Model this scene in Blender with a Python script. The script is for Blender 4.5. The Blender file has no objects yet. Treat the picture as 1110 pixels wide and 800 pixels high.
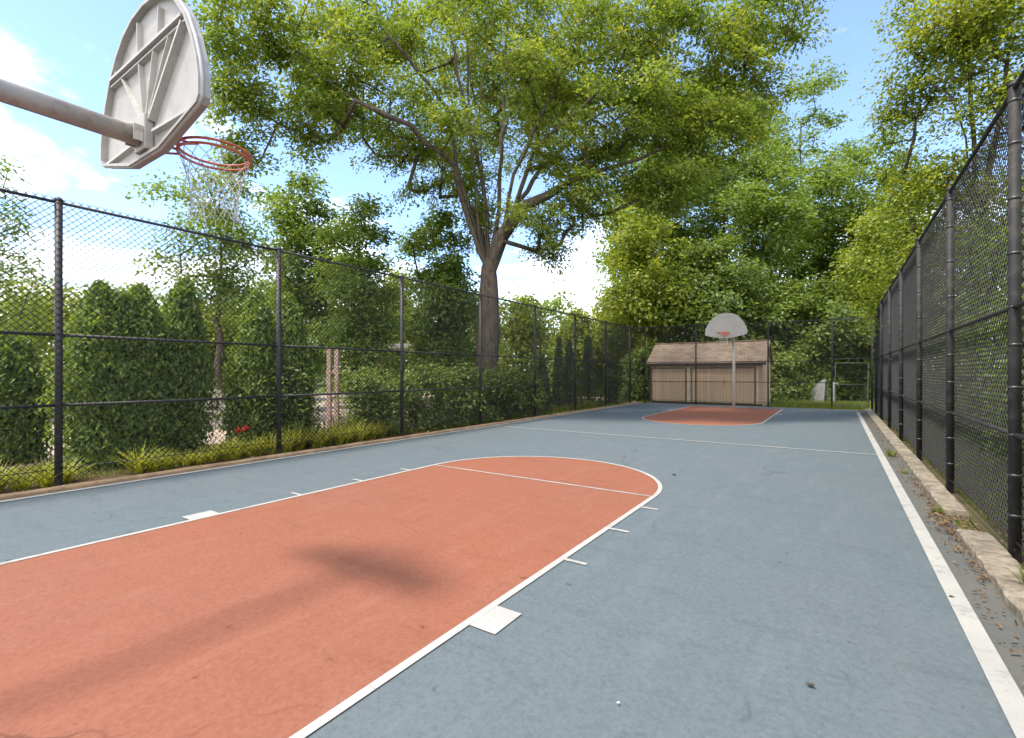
import bpy, bmesh, math, random
import numpy as np
from mathutils import Vector, Matrix
R = math.radians
random.seed(7)
RNG = np.random.default_rng(7)
scene = bpy.context.scene
COL = scene.collection

# ------------------------------------------------------------------ camera
CAM_H = 1.52
YAW = math.atan2(352, 522)
S_, C_ = math.sin(YAW), math.cos(YAW)
cam = bpy.data.cameras.new('camera')
cam.sensor_width = 36.0
cam.lens = 522 / 1110 * 36
cam.shift_y = 4 / 1110
cam.clip_start = 0.05
cam.clip_end = 2000
camo = bpy.data.objects.new('camera', cam)
camo.location = (0, 0, CAM_H)
camo.rotation_euler = (R(90), 0, YAW)
COL.objects.link(camo)
scene.camera = camo


def at(u, v, d):
    """a point of the place, from the survey of the photograph (bearing, rise and real distance)"""
    a = (u - 555) / 522
    return (d * (-S_ + C_ * a), d * (C_ + S_ * a), CAM_H + d * (404 - v) / 522)


# ------------------------------------------------------------------ object helpers
def tag(o, label=None, cat=None, group=None, kind=None):
    if label: o['label'] = label
    if cat: o['category'] = cat
    if group: o['group'] = group
    if kind: o['kind'] = kind
    return o


def empty(name, loc, label, cat, group=None, rz=0):
    o = bpy.data.objects.new(name, None)
    o.location = loc
    o.rotation_euler = (0, 0, rz)
    o.empty_display_size = 0.2
    COL.objects.link(o)
    return tag(o, label, cat, group)


def link(name, me, mat, parent=None, loc=(0, 0, 0), rot=(0, 0, 0)):
    o = bpy.data.objects.new(name, me)
    if mat is not None and not me.materials:
        me.materials.append(mat)
    o.location = loc
    o.rotation_euler = rot
    COL.objects.link(o)
    if parent: o.parent = parent
    return o


def kids(o):
    return [c for c in bpy.data.objects if c.parent == o]


def copy_tree(o, parent=None):
    c = o.copy()
    COL.objects.link(c)
    if parent: c.parent = parent
    for ch in kids(o):
        copy_tree(ch, c)
    return c


class MB:
    """collects shapes for one mesh object"""

    def __init__(s):
        s.v, s.f, s.sm = [], [], []

    def add(s, vs, fs, smooth=False):
        b = len(s.v)
        s.v += [tuple(p) for p in vs]
        s.f += [tuple(b + i for i in f) for f in fs]
        s.sm += [smooth] * len(fs)
        return s

    def box(s, x0, x1, y0, y1, z0, z1):
        vs = [(x0, y0, z0), (x1, y0, z0), (x1, y1, z0), (x0, y1, z0), (x0, y0, z1), (x1, y0, z1), (x1, y1, z1), (x0, y1, z1)]
        return s.add(vs, [(3, 2, 1, 0), (4, 5, 6, 7), (0, 1, 5, 4), (1, 2, 6, 5), (2, 3, 7, 6), (3, 0, 4, 7)])

    def tube(s, pts, r, n=10, caps=True, closed=False):
        pts = [Vector(p) for p in pts]
        m = len(pts)
        rs = r if isinstance(r, (list, tuple)) else [r] * m
        up = Vector((0, 0, 1))
        vs = []
        pu = None
        for i, p in enumerate(pts):
            a = pts[(i - 1) % m] if (closed or i > 0) else pts[i]
            b = pts[(i + 1) % m] if (closed or i < m - 1) else pts[i]
            t = (b - a)
            if t.length < 1e-9: t = Vector((0, 0, 1))
            t.normalize()
            if pu is None:
                pu = t.cross(up if abs(t.z) < .9 else Vector((1, 0, 0))).normalized()
            else:
                pu = (pu - t * pu.dot(t))
                if pu.length < 1e-6: pu = t.orthogonal()
                pu.normalize()
            w = t.cross(pu)
            for k in range(n):
                an = 2 * math.pi * k / n
                vs.append(p + (pu * math.cos(an) + w * math.sin(an)) * rs[i])
        fs = []
        for i in range(m if closed else m - 1):
            j = (i + 1) % m
            for k in range(n):
                l = (k + 1) % n
                fs.append((i * n + k, i * n + l, j * n + l, j * n + k))
        b = len(s.v)
        s.add(vs, fs, n > 4)
        if caps and not closed:
            s.f += [tuple(b + k for k in reversed(range(n))), tuple(b + (m - 1) * n + k for k in range(n))]
            s.sm += [False, False]
        return s

    def mesh(s, name):
        me = bpy.data.meshes.new(name)
        me.from_pydata(s.v, [], s.f)
        me.polygons.foreach_set('use_smooth', s.sm)
        me.update()
        return me

    def build(s, name, mat, parent=None, loc=(0, 0, 0), rot=(0, 0, 0), bevel=0):
        me = s.mesh(name)
        if bevel:
            bm = bmesh.new()
            bm.from_mesh(me)
            bmesh.ops.bevel(bm, geom=bm.edges[:], offset=bevel, segments=2, affect='EDGES', profile=.5)
            bm.to_mesh(me)
            bm.free()
        return link(name, me, mat, parent, loc, rot)


# ------------------------------------------------------------------ materials
def nodes_of(name):
    m = bpy.data.materials.new(name)
    m.use_nodes = True
    nt = m.node_tree
    nt.nodes.clear()
    out = nt.nodes.new('ShaderNodeOutputMaterial')
    return m, nt, out


def N(nt, t, **kw):
    n = nt.nodes.new(t)
    for k, v in kw.items():
        if k.startswith('i_'):
            n.inputs[k[2:].replace('_', ' ')].default_value = v
        else:
            setattr(n, k, v)
    return n


def noise(nt, vec, scale, detail=4, rough=.55, dist=0):
    n = N(nt, 'ShaderNodeTexNoise')
    n.inputs['Scale'].default_value = scale
    n.inputs['Detail'].default_value = detail
    n.inputs['Roughness'].default_value = rough
    n.inputs['Distortion'].default_value = dist
    nt.links.new(vec, n.inputs['Vector'])
    return n.outputs['Fac']


def ramp(nt, fac, stops):
    r = N(nt, 'ShaderNodeValToRGB')
    e = r.color_ramp.elements
    while len(e) < len(stops): e.new(.5)
    for k, (p, c) in enumerate(stops):
        e[k].position = p
        e[k].color = (c, c, c, 1) if isinstance(c, (int, float)) else (*c, 1)
    nt.links.new(fac, r.inputs['Fac'])
    return r.outputs['Color']


def mix(nt, fac, a, b, mode='MIX'):
    m = N(nt, 'ShaderNodeMix', data_type='RGBA', blend_type=mode)
    for k, x in ((0, fac), (6, a), (7, b)):
        if hasattr(x, 'is_linked'):
            nt.links.new(x, m.inputs[k])
        elif k == 0:
            m.inputs[0].default_value = x
        else:
            m.inputs[k].default_value = (*x, 1) if len(x) == 3 else x
    return m.outputs[2]


def mapped(nt, sx=1, sy=1, sz=1, kind='Object'):
    tc = N(nt, 'ShaderNodeTexCoord')
    mp = N(nt, 'ShaderNodeMapping')
    mp.inputs['Scale'].default_value = (sx, sy, sz)
    nt.links.new(tc.outputs[kind], mp.inputs['Vector'])
    return mp.outputs['Vector']


def finish(nt, out, colr, rough=.6, metal=0., bump=None, bstr=.3, bdist=.01, spec=.5):
    p = N(nt, 'ShaderNodeBsdfPrincipled')
    p.inputs['Roughness'].default_value = rough
    p.inputs['Metallic'].default_value = metal
    p.inputs['Specular IOR Level'].default_value = spec
    if hasattr(colr, 'is_linked'):
        nt.links.new(colr, p.inputs['Base Color'])
    else:
        p.inputs['Base Color'].default_value = (*colr, 1)
    if bump is not None:
        b = N(nt, 'ShaderNodeBump')
        b.inputs['Strength'].default_value = bstr
        b.inputs['Distance'].default_value = bdist
        nt.links.new(bump, b.inputs['Height'])
        nt.links.new(b.outputs['Normal'], p.inputs['Normal'])
    nt.links.new(p.outputs['BSDF'], out.inputs['Surface'])


def simple(name, c, var=.25, scale=3, rough=.6, metal=0, bscale=60, bstr=.15, spec=.5, dirt=None):
    m, nt, out = nodes_of(name)
    v = mapped(nt)
    n1 = noise(nt, v, scale, 5, .6)
    lo = tuple(x * (1 - var) for x in c)
    hi = tuple(min(1, x * (1 + var)) for x in c)
    cl = ramp(nt, n1, [(.3, lo), (.7, hi)])
    if dirt:
        n2 = noise(nt, v, scale * 2.7, 6, .65)
        cl = mix(nt, ramp(nt, n2, [(.5, 0), (.68, .8)]), cl, dirt)
    finish(nt, out, cl, rough, metal, noise(nt, v, bscale, 3), bstr, .004, spec)
    return m


def court_mat(name, base, warm, light, dark):
    """painted asphalt: blotches, streaky squeegee marks, worn specks"""
    m, nt, out = nodes_of(name)
    v = mapped(nt)
    vs = mapped(nt, 2.4, .55, 1)
    vs2 = mapped(nt, .5, 3.0, 1)
    big = noise(nt, v, .45, 5, .6)
    mid = noise(nt, vs, 2.2, 6, .68, .4)
    mid2 = noise(nt, vs2, 1.6, 6, .66, .3)
    fine = noise(nt, v, 95, 3, .7)
    grit = noise(nt, v, 260, 2, .6)
    c = mix(nt, ramp(nt, big, [(.35, 0), (.68, 1)]), base, warm)
    c = mix(nt, ramp(nt, mid, [(.50, 0), (.72, .5)]), c, light)
    c = mix(nt, ramp(nt, mid2, [(.54, 0), (.76, .42)]), c, dark)
    c = mix(nt, ramp(nt, fine, [(.58, 0), (.72, .35)]), c, dark)
    c = mix(nt, ramp(nt, grit, [(.6, 0), (.75, .35)]), c, light)
    sc = noise(nt, mapped(nt, 1, 1, 1), 9, 7, .75, .8)
    c = mix(nt, ramp(nt, sc, [(.58, 0), (.74, .4)]), c, light)
    sc2 = noise(nt, mapped(nt, 1.3, .8, 1), 17, 6, .75, .5)
    c = mix(nt, ramp(nt, sc2, [(.60, 0), (.76, .6)]), c, dark)
    g3 = noise(nt, v, 34, 5, .8)
    c = mix(nt, ramp(nt, g3, [(.50, 0), (.66, .5)]), c, dark)
    c = mix(nt, ramp(nt, g3, [(.34, .5), (.47, 0)]), c, light)
    # hairline cracks, broken up, and small scuffs
    vo = N(nt, 'ShaderNodeTexVoronoi', feature='DISTANCE_TO_EDGE')
    vo.inputs['Scale'].default_value = .23
    wv = N(nt, 'ShaderNodeVectorMath', operation='MULTIPLY_ADD')
    nn = N(nt, 'ShaderNodeTexNoise')
    nn.inputs['Scale'].default_value = 1.4
    nn.inputs['Detail'].default_value = 6
    nt.links.new(v, nn.inputs['Vector'])
    nt.links.new(nn.outputs['Color'], wv.inputs[0])
    wv.inputs[1].default_value = (1.1, 1.1, 0)
    nt.links.new(v, wv.inputs[2])
    nt.links.new(wv.outputs[0], vo.inputs['Vector'])
    ck = mix(nt, ramp(nt, noise(nt, v, .8, 3), [(.48, 0), (.58, 1)]), (0, 0, 0), ramp(nt, vo.outputs['Distance'], [(0, .6), (.0012, .45), (.0026, 0)]))
    c = mix(nt, ck, c, tuple(x * .5 for x in dark))
    sp_ = noise(nt, v, 6.5, 3, .5)
    c = mix(nt, ramp(nt, sp_, [(.70, 0), (.74, .7)]), c, tuple(x * .75 for x in dark))
    h = N(nt, 'ShaderNodeMath', operation='ADD')
    nt.links.new(fine, h.inputs[0])
    nt.links.new(grit, h.inputs[1])
    finish(nt, out, c, .8, 0, h.outputs[0], .4, .004, .2)
    return m


def worn_paint(name, c, under, t):
    """thin line paint: rubbed through to the coat below in patches and specks"""
    m, nt, out = nodes_of(name)
    v = mapped(nt)
    n1 = noise(nt, v, 5, 7, .72, .4)
    n2 = noise(nt, v, 38, 5, .7)
    cl = ramp(nt, noise(nt, v, 2.2, 4), [(.3, tuple(x * .86 for x in c)), (.7, c)])
    cl = mix(nt, ramp(nt, n1, [(t - .04, 0), (t + .10, .75)]), cl, under)
    cl = mix(nt, ramp(nt, n2, [(.60, 0), (.70, .7)]), cl, under)
    finish(nt, out, cl, .75, 0, n2, .25, .004, .3)
    return m


def leaf_mat(name, dark, light, trans=.4, tint=(1.25, 1.2, .55), nscale=.8, young=None):
    m, nt, out = nodes_of(name)
    g = N(nt, 'ShaderNodeNewGeometry')
    v = mapped(nt)
    n = noise(nt, v, nscale, 3, .6)
    a = N(nt, 'ShaderNodeMath', operation='MULTIPLY_ADD')
    nt.links.new(g.outputs['Random Per Island'], a.inputs[0])
    a.inputs[1].default_value = .5
    nt.links.new(n, a.inputs[2])
    stops = [(.42, dark), (.92, light)]
    if young: stops.append((1.0, young))
    c = ramp(nt, a.outputs[0], stops)
    d = N(nt, 'ShaderNodeBsdfDiffuse')
    nt.links.new(c, d.inputs['Color'])
    t = N(nt, 'ShaderNodeBsdfTranslucent')
    nt.links.new(mix(nt, 1.0, c, tint, 'MULTIPLY'), t.inputs['Color'])
    ms = N(nt, 'ShaderNodeMixShader')
    ms.inputs[0].default_value = trans
    nt.links.new(d.outputs[0], ms.inputs[1])
    nt.links.new(t.outputs[0], ms.inputs[2])
    gl = N(nt, 'ShaderNodeBsdfGlossy')
    gl.inputs['Roughness'].default_value = .42
    gl.inputs['Color'].default_value = (.8, .85, .8, 1)
    m2 = N(nt, 'ShaderNodeMixShader')
    m2.inputs[0].default_value = .022
    nt.links.new(ms.outputs[0], m2.inputs[1])
    nt.links.new(gl.outputs[0], m2.inputs[2])
    nt.links.new(m2.outputs[0], out.inputs['Surface'])
    return m


def bark_mat(name, c):
    m, nt, out = nodes_of(name)
    v = mapped(nt, 1, 1, .22)
    w = noise(nt, v, 14, 6, .7, .6)
    c1 = ramp(nt, w, [(.35, tuple(x * .35 for x in c)), (.55, c), (.75, tuple(x * 1.35 for x in c))])
    finish(nt, out, c1, .9, 0, w, .9, .04, .2)
    return m


def plank_mat(name, c, pitch, axis=0, groove=.04, var=.3):
    """boards: the joint lines and the tone of each board"""
    m, nt, out = nodes_of(name)
    tc = N(nt, 'ShaderNodeTexCoord')
    sp = N(nt, 'ShaderNodeSeparateXYZ')
    nt.links.new(tc.outputs['Object'], sp.inputs[0])
    dv = N(nt, 'ShaderNodeMath', operation='DIVIDE')
    nt.links.new(sp.outputs[axis], dv.inputs[0])
    dv.inputs[1].default_value = pitch
    fl = N(nt, 'ShaderNodeMath', operation='FLOOR')
    nt.links.new(dv.outputs[0], fl.inputs[0])
    fr = N(nt, 'ShaderNodeMath', operation='FRACT')
    nt.links.new(dv.outputs[0], fr.inputs[0])
    wn = N(nt, 'ShaderNodeTexWhiteNoise', noise_dimensions='1D')
    nt.links.new(fl.outputs[0], wn.inputs['W'])
    gv = mapped(nt, *((9, 9, .8) if axis == 0 else (.8, 9, 9)))
    gr = noise(nt, gv, 5, 5, .6, .3)
    cl = ramp(nt, wn.outputs['Value'], [(0, tuple(x * (1 - var) for x in c)), (1, tuple(x * (1 + var * .5) for x in c))])
    cl = mix(nt, ramp(nt, gr, [(.4, 0), (.75, .5)]), cl, tuple(x * .6 for x in c))
    gm = ramp(nt, fr.outputs[0], [(0, 1), (groove, 1), (groove + .02, 0)])
    cl = mix(nt, gm, cl, tuple(x * .15 for x in c))
    finish(nt, out, cl, .8, 0, gr, .3, .01, .25)
    return m


def shingle_mat(name, c):
    m, nt, out = nodes_of(name)
    v = mapped(nt)
    b = N(nt, 'ShaderNodeTexBrick')
    b.inputs['Scale'].default_value = 1
    b.inputs['Brick Width'].default_value = .3
    b.inputs['Row Height'].default_value = .14
    b.inputs['Mortar Size'].default_value = .008
    b.inputs['Color1'].default_value = (*c, 1)
    b.inputs['Color2'].default_value = (*(x * .6 for x in c), 1)
    b.inputs['Mortar'].default_value = (*(x * .3 for x in c), 1)
    nt.links.new(v, b.inputs['Vector'])
    cl = mix(nt, ramp(nt, noise(nt, v, 1.3, 6, .7), [(.45, 0), (.7, .6)]), b.outputs['Color'], (.30, .25, .2))
    cl = mix(nt, ramp(nt, noise(nt, v, 30, 3, .7), [(.5, 0), (.7, .5)]), cl, (.1, .06, .045))
    finish(nt, out, cl, .9, 0, b.outputs['Fac'], .4, .01, .2)
    return m


def brick_ground(name, c1, c2, mo):
    m, nt, out = nodes_of(name)
    v = mapped(nt)
    b = N(nt, 'ShaderNodeTexBrick')
    b.inputs['Scale'].default_value = 3
    b.inputs['Color1'].default_value = (*c1, 1)
    b.inputs['Color2'].default_value = (*c2, 1)
    b.inputs['Mortar'].default_value = (*mo, 1)
    nt.links.new(v, b.inputs['Vector'])
    cl = mix(nt, ramp(nt, noise(nt, v, 1.1, 5), [(.4, 0), (.7, .5)]), b.outputs['Color'], c2)
    finish(nt, out, cl, .85, 0, b.outputs['Fac'], .2, .01, .3)
    return m


def ground_mat(name, a, b, c, s1=.7, s2=14, bstr=.6):
    m, nt, out = nodes_of(name)
    v = mapped(nt)
    n1 = noise(nt, v, s1, 6, .65)
    n2 = noise(nt, v, s2, 5, .7)
    cl = mix(nt, ramp(nt, n1, [(.38, 0), (.62, 1)]), a, b)
    cl = mix(nt, ramp(nt, n2, [(.45, 0), (.7, .8)]), cl, c)
    finish(nt, out, cl, .95, 0, n2, bstr, .03, .15)
    return m


M = {}
M['blue'] = court_mat('court_blue', (.096, .122, .134), (.106, .126, .134), (.138, .158, .166), (.060, .075, .082))
M['red'] = court_mat('court_red', (.238, .086, .049), (.220, .086, .053), (.262, .116, .076), (.145, .052, .030))
M['white_paint'] = worn_paint('line_paint', (.37, .36, .335), (.17, .17, .16), .58)
M['white_old'] = worn_paint('worn_line_paint', (.34, .33, .305), (.155, .155, .15), .54)
M['asphalt'] = ground_mat('old_asphalt', (.090, .098, .100), (.112, .112, .104), (.125, .108, .080), 1.2, 25, bstr=.25)
M['kerb'] = simple('kerb_concrete', (.215, .18, .135), .5, 7, .9, bscale=26, bstr=1.0, dirt=(.085, .066, .045))
M['edging'] = simple('edging_timber', (.28, .185, .10), .3, 3, .9, bscale=30, bstr=.5, dirt=(.16, .10, .06))
M['soil'] = ground_mat('bed_soil', (.055, .038, .025), (.10, .07, .04), (.15, .11, .06), 1.5, 30)
M['lawn'] = ground_mat('lawn', (.05, .09, .02), (.09, .12, .03), (.16, .14, .07), .5, 12)
M['litter'] = ground_mat('leaf_litter', (.07, .055, .035), (.12, .09, .05), (.05, .08, .02), 1.2, 22)
M['patio'] = brick_ground('patio_paving', (.34, .25, .19), (.38, .30, .23), (.22, .19, .15))
M['black_post'] = simple('black_post', (.024, .022, .022), .4, 5, .55, bscale=30, bstr=.08, dirt=(.05, .045, .04))
M['grey_post'] = simple('weathered_post', (.020, .019, .018), .35, 5, .65, bscale=30, bstr=.2, spec=.3, dirt=(.05, .045, .04))
M['wire'] = simple('fence_wire', (.022, .021, .021), .2, 2, .6, bstr=0, spec=.25)
M['band'] = simple('tie_band', (.055, .054, .053), .3, 20, .4, metal=.4)
M['gate_grey'] = simple('gate_grey', (.09, .092, .092), .2, 6, .5, metal=.2)
M['galv'] = simple('galvanised', (.40, .375, .345), .14, 6, .55, metal=.25, bscale=35, bstr=.12, dirt=(.27, .235, .205))
M['pole_pale'] = simple('pale_pole_paint', (.50, .46, .40), .12, 5, .5, dirt=(.40, .35, .29))
M['board'] = simple('board_grey', (.315, .30, .285), .10, 2.5, .55, bscale=20, bstr=.05, dirt=(.25, .235, .22))
M['board_edge'] = simple('board_edge', (.37, .355, .335), .08, 3, .5, dirt=(.28, .265, .25))
M['rim'] = simple('rim_orange', (.52, .105, .05), .25, 12, .5, dirt=(.42, .20, .14))
M['net'] = simple('net_cord', (.48, .465, .43), .1, 10, .9)
M['shed_wall'] = plank_mat('shed_boards', (.50, .37, .255), .15, var=.12)
M['shed_dark'] = simple('shed_dark_trim', (.040, .028, .020), .3, 4, .8)
M['shed_frame'] = simple('shed_frame_trim', (.13, .09, .06), .3, 4, .8)
M['shed_pale'] = simple('shed_pale_trim', (.50, .42, .33), .15, 4, .8)
M['shed_roof'] = shingle_mat('shed_shingles', (.30, .215, .155))
M['bark'] = bark_mat('oak_bark', (.125, .10, .078))
M['bark_dark'] = bark_mat('dark_bark', (.075, .058, .045))
M['oak'] = leaf_mat('oak_leaf', (.100, .158, .026), (.26, .335, .060), .52, young=(.38, .40, .075))
M['yellowgreen'] = leaf_mat('bright_leaf', (.115, .170, .024), (.30, .36, .055), .5, young=(.41, .41, .07))
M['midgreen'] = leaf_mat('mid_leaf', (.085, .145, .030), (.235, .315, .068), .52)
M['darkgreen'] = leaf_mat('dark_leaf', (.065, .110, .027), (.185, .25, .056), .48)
M['thuja'] = leaf_mat('thuja_leaf', (.065, .125, .024), (.24, .32, .064), .46, nscale=9)
M['yew'] = leaf_mat('yew_leaf', (.07, .10, .045), (.17, .205, .085), .35, nscale=4)
M['shrub'] = leaf_mat('shrub_leaf', (.060, .110, .026), (.23, .29, .075), .42, nscale=3)
M['lily'] = leaf_mat('lily_leaf', (.16, .20, .03), (.42, .42, .065), .4, nscale=5)
M['grass'] = leaf_mat('grass_blade', (.07, .12, .02), (.21, .24, .04), .35, nscale=2)
M['petal'] = leaf_mat('red_petal', (.45, .02, .02), (.65, .05, .04), .3, tint=(1, .8, .8))
M['dry'] = leaf_mat('dry_leaf', (.08, .05, .025), (.24, .15, .075), .2, tint=(1, .8, .6), nscale=9)
M['dead_dark'] = leaf_mat('dark_dead_leaf', (.03, .025, .02), (.07, .06, .05), .1)
M['pinkwood'] = simple('weathered_timber', (.36, .235, .20), .2, 6, .85, bscale=25, bstr=.4)
M['white_plastic'] = simple('white_plastic', (.60, .59, .56), .05, 4, .4)
M['stonewall'] = simple('pale_stone', (.42, .38, .31), .25, 5, .9, bscale=14, bstr=.7, dirt=(.34, .29, .22))
M['greysheet'] = simple('grey_sheet', (.22, .225, .22), .22, 4, .6, dirt=(.12, .12, .11))


# ------------------------------------------------------------------ ground and court
def sheet(name, pts, z, mat, sub=None):
    me = bpy.data.meshes.new(name)
    me.from_pydata([(x, y, z) for x, y in pts], [], [tuple(range(len(pts)))])
    o = link(name, me, mat)
    o['kind'] = 'structure'
    return o


def rect(name, x0, x1, y0, y1, z, mat):
    return sheet(name, [(x0, y0), (x1, y0), (x1, y1), (x0, y1)], z, mat)


rect('ground', -420, 420, -420, 420, -.05, M['lawn'])
rect('patio', -30, -11.2, -8, 30, -.044, M['patio'])
rect('planting_bed', -11.2, -8.42, -10, 30, -.03, M['soil'])
rect('woodland_floor', 1.16, 30, -10, 24.4, -.03, M['litter'])
rect('asphalt_apron', .60, 1.0, -10, 24.0, -.018, M['asphalt'])
rect('court_surface', -8.30, .735, -10, 24.0, -.012, M['blue'])
rect('court_back_strip', -8.30, 1.16, 24.0, 24.6, -.022, M['asphalt'])

LW = .055
CX, HALFW, FT, NEAR, FAR = -3.70, 1.83, 5.89, -.5, 22.9
MIR = NEAR + FAR


def arc_pts(cx, cy, r, a0, a1, n=48):
    return [(cx + r * math.cos(a0 + (a1 - a0) * k / n), cy + r * math.sin(a0 + (a1 - a0) * k / n)) for k in range(n + 1)]


def band_mesh(name, outer, inner, z, mat):
    n = len(outer)
    me = bpy.data.meshes.new(name)
    me.from_pydata([(x, y, z) for x, y in outer] + [(x, y, z) for x, y in inner], [],
                   [(i, i + 1, n + i + 1, n + i) for i in range(n - 1)])
    o = link(name, me, mat)
    o['kind'] = 'structure'
    return o


def key(fl):
    f = (lambda y: MIR - y) if fl else (lambda y: y)
    arc = arc_pts(CX, FT, HALFW, 0, math.pi)
    pts = [(CX + HALFW, NEAR)] + arc + [(CX - HALFW, NEAR)]
    sheet('key_paint', [(x, f(y)) for x, y in pts], -.008, M['red'])
    o = [(CX + HALFW + LW / 2, NEAR)] + arc_pts(CX, FT, HALFW + LW / 2, 0, math.pi) + [(CX - HALFW - LW / 2, NEAR)]
    i = [(CX + HALFW - LW / 2, NEAR)] + arc_pts(CX, FT, HALFW - LW / 2, 0, math.pi) + [(CX - HALFW + LW / 2, NEAR)]
    band_mesh('key_outline', [(x, f(y)) for x, y in o], [(x, f(y)) for x, y in i], -.004, M['white_paint'])
    e = HALFW - LW / 2 - .001
    ys = sorted((f(FT - .022), f(FT + .022)))
    rect('free_throw_line', CX - e, CX + e, *ys, -.004, M['white_old'])
    for s in (-1, 1):
        x0 = CX + s * (HALFW + LW / 2 + .001)
        xs = sorted((x0, x0 + s * .19))
        ys = sorted((f(2.27), f(2.56)))
        rect('key_block_mark', *xs, *ys, -.0042, M['white_paint'])
        for y in (3.51, 4.45, 5.36):
            ys = sorted((f(y - .022), f(y + .022)))
            rect('key_tick_mark', *xs, *ys, -.0042, M['white_paint'])


key(False)
key(True)
rect('sideline', .622, .728, -10, FAR, -.004, M['white_paint'])
rect('sideline', -8.25, -8.155, -10, 23.9, -.004, M['white_paint'])
rect('halfway_line', -8.154, .621, 11.18, 11.24, -.004, M['white_paint'])
rect('baseline', -8.154, .621, 23.55, 23.60, -.004, M['white_old'])

# edging of the planting bed and the broken kerb under the right fence
def rough_bar(name, x0, x1, y0, y1, z0, z1, mat, step=.13, jit=.010, seed=1):
    rr = random.Random(seed)
    n = max(2, int((y1 - y0) / step))
    vs, fs = [], []
    for k in range(n + 1):
        y = y0 + (y1 - y0) * k / n
        j = [rr.uniform(-jit, jit) for _ in range(6)]
        b = .018
        vs += [(x0 + j[0], y, z0), (x0 + j[0], y, z1 - b + j[1]), (x0 + b + j[2], y, z1 + j[3] * .6), (x1 - b + j[4], y, z1 + j[5] * .6), (x1 + j[4], y, z1 - b), (x1 + j[4], y, z0)]
    for k in range(n):
        for q in range(5):
            a = k * 6 + q
            fs.append((a, a + 6, a + 7, a + 1))
    fs += [tuple(range(6)), tuple(reversed(range(n * 6, n * 6 + 6)))]
    me = bpy.data.meshes.new(name)
    me.from_pydata(vs, [], fs)
    o = link(name, me, mat)
    o['kind'] = 'structure'
    return o


rough_bar('bed_edging', -8.42, -8.30, -10, 24.2, -.05, .045, M['edging'], .35, .01, 3)
rough_bar('kerb', .94, 1.17, -10, 2.6, -.05, .055, M['kerb'], seed=4)
rough_bar('kerb', .935, 1.165, 2.63, 6.08, -.05, .060, M['kerb'], seed=5)
rough_bar('kerb', .955, 1.17, 6.92, 12.4, -.05, .048, M['kerb'], seed=6)
rough_bar('kerb', .945, 1.165, 12.44, 18.3, -.05, .05, M['kerb'], seed=8)
rough_bar('kerb', .95, 1.17, 18.34, 24.3, -.05, .05, M['kerb'], seed=9)


# ------------------------------------------------------------------ chain-link fences
PITCH, WR = .088, .0040


def link_mesh(L, z0, z1):
    mb_v, mb_f = [], []
    H = z1 - z0

    def prism(s0, t0, s1, t1, off):
        dx, dz = s1 - s0, t1 - t0
        l = math.hypot(dx, dz)
        if l < .01: return
        nx, nz = -dz / l, dx / l
        b = len(mb_v)
        for (s, t) in ((s0, t0), (s1, t1)):
            mb_v.extend([(s + nx * WR, off, z0 + t + nz * WR), (s - nx * WR, off, z0 + t - nz * WR), (s, off + WR * 1.6, z0 + t)])
        mb_f.extend([(b, b + 3, b + 4, b + 1), (b + 1, b + 4, b + 5, b + 2), (b + 2, b + 5, b + 3, b)])
    k = -int(H / PITCH) - 1
    while k * PITCH < L:
        c = k * PITCH  # s - t = c
        s0, s1 = max(0, c), min(L, c + H)
        if s1 > s0: prism(s0, s0 - c, s1, s1 - c, .0)
        k += 1
    k = 0
    while k * PITCH < L + H:
        c = k * PITCH  # s + t = c
        s0, s1 = max(0, c - H), min(L, c)
        if s1 > s0: prism(s0, c - s0, s1, c - s1, -.0045)
        k += 1
    me = bpy.data.meshes.new('wire_mesh')
    me.from_pydata(mb_v, [], mb_f)
    return me


LM = {}


def get_link(L, z0, z1):
    k = (round(L, 2), z0, z1, WR)
    if k not in LM: LM[k] = link_mesh(*k[:3])
    return LM[k]


PM = {}


def post_mesh(r, h):
    if (r, h) not in PM:
        mb = MB().tube([(0, 0, -.3), (0, 0, h)], r, 14)
        mb.tube([(0, 0, h), (0, 0, h + .012), (0, 0, h + .04), (0, 0, h + .055)], [r * 1.12, r * 1.12, r * .8, r * .25], 14)
        PM[(r, h)] = mb.mesh('post')
    return PM[(r, h)]


BM = {}


def band_obj(r, z, parent, mat):
    if r not in BM:
        mb = MB()
        mb.tube([(0, 0, -.011), (0, 0, .011)], r * 1.06, 14)
        BM[r] = mb.mesh('tie_band')
    return link('tie_band', BM[r], mat, parent, (0, 0, z))


def fence_run(fence, pts, top, rails, side, postmat, r=.046, rr=.021, bands=None, z0=.10, skip=()):
    """pts in the fence's own coordinates; each bay gets its own mesh panel and rails"""
    for i, p in enumerate(pts):
        po = link('post', post_mesh(r, top), postmat, fence, (p[0], p[1], 0))
        for z in (bands(i) if bands else ()):
            band_obj(r, z, po, M['band'])
    for i in range(len(pts) - 1):
        a, b = Vector((*pts[i], 0)), Vector((*pts[i + 1], 0))
        L = (b - a).length
        ang = math.atan2(b.y - a.y, b.x - a.x)
        nrm = Vector((-math.sin(ang), math.cos(ang), 0)) * side
        link('wire_mesh', get_link(L, z0, top + .03), M['wire'], fence, a + nrm * (r + .004), (0, 0, ang))
        for z in rails:
            t = MB().tube([(0, 0, 0), (L * .5, 0, random.uniform(-.006, .004)), (L, 0, 0)], rr if z > .3 else .006, 8)
            t.build('rail', postmat, fence, (a.x, a.y, z), (0, 0, ang))


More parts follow.
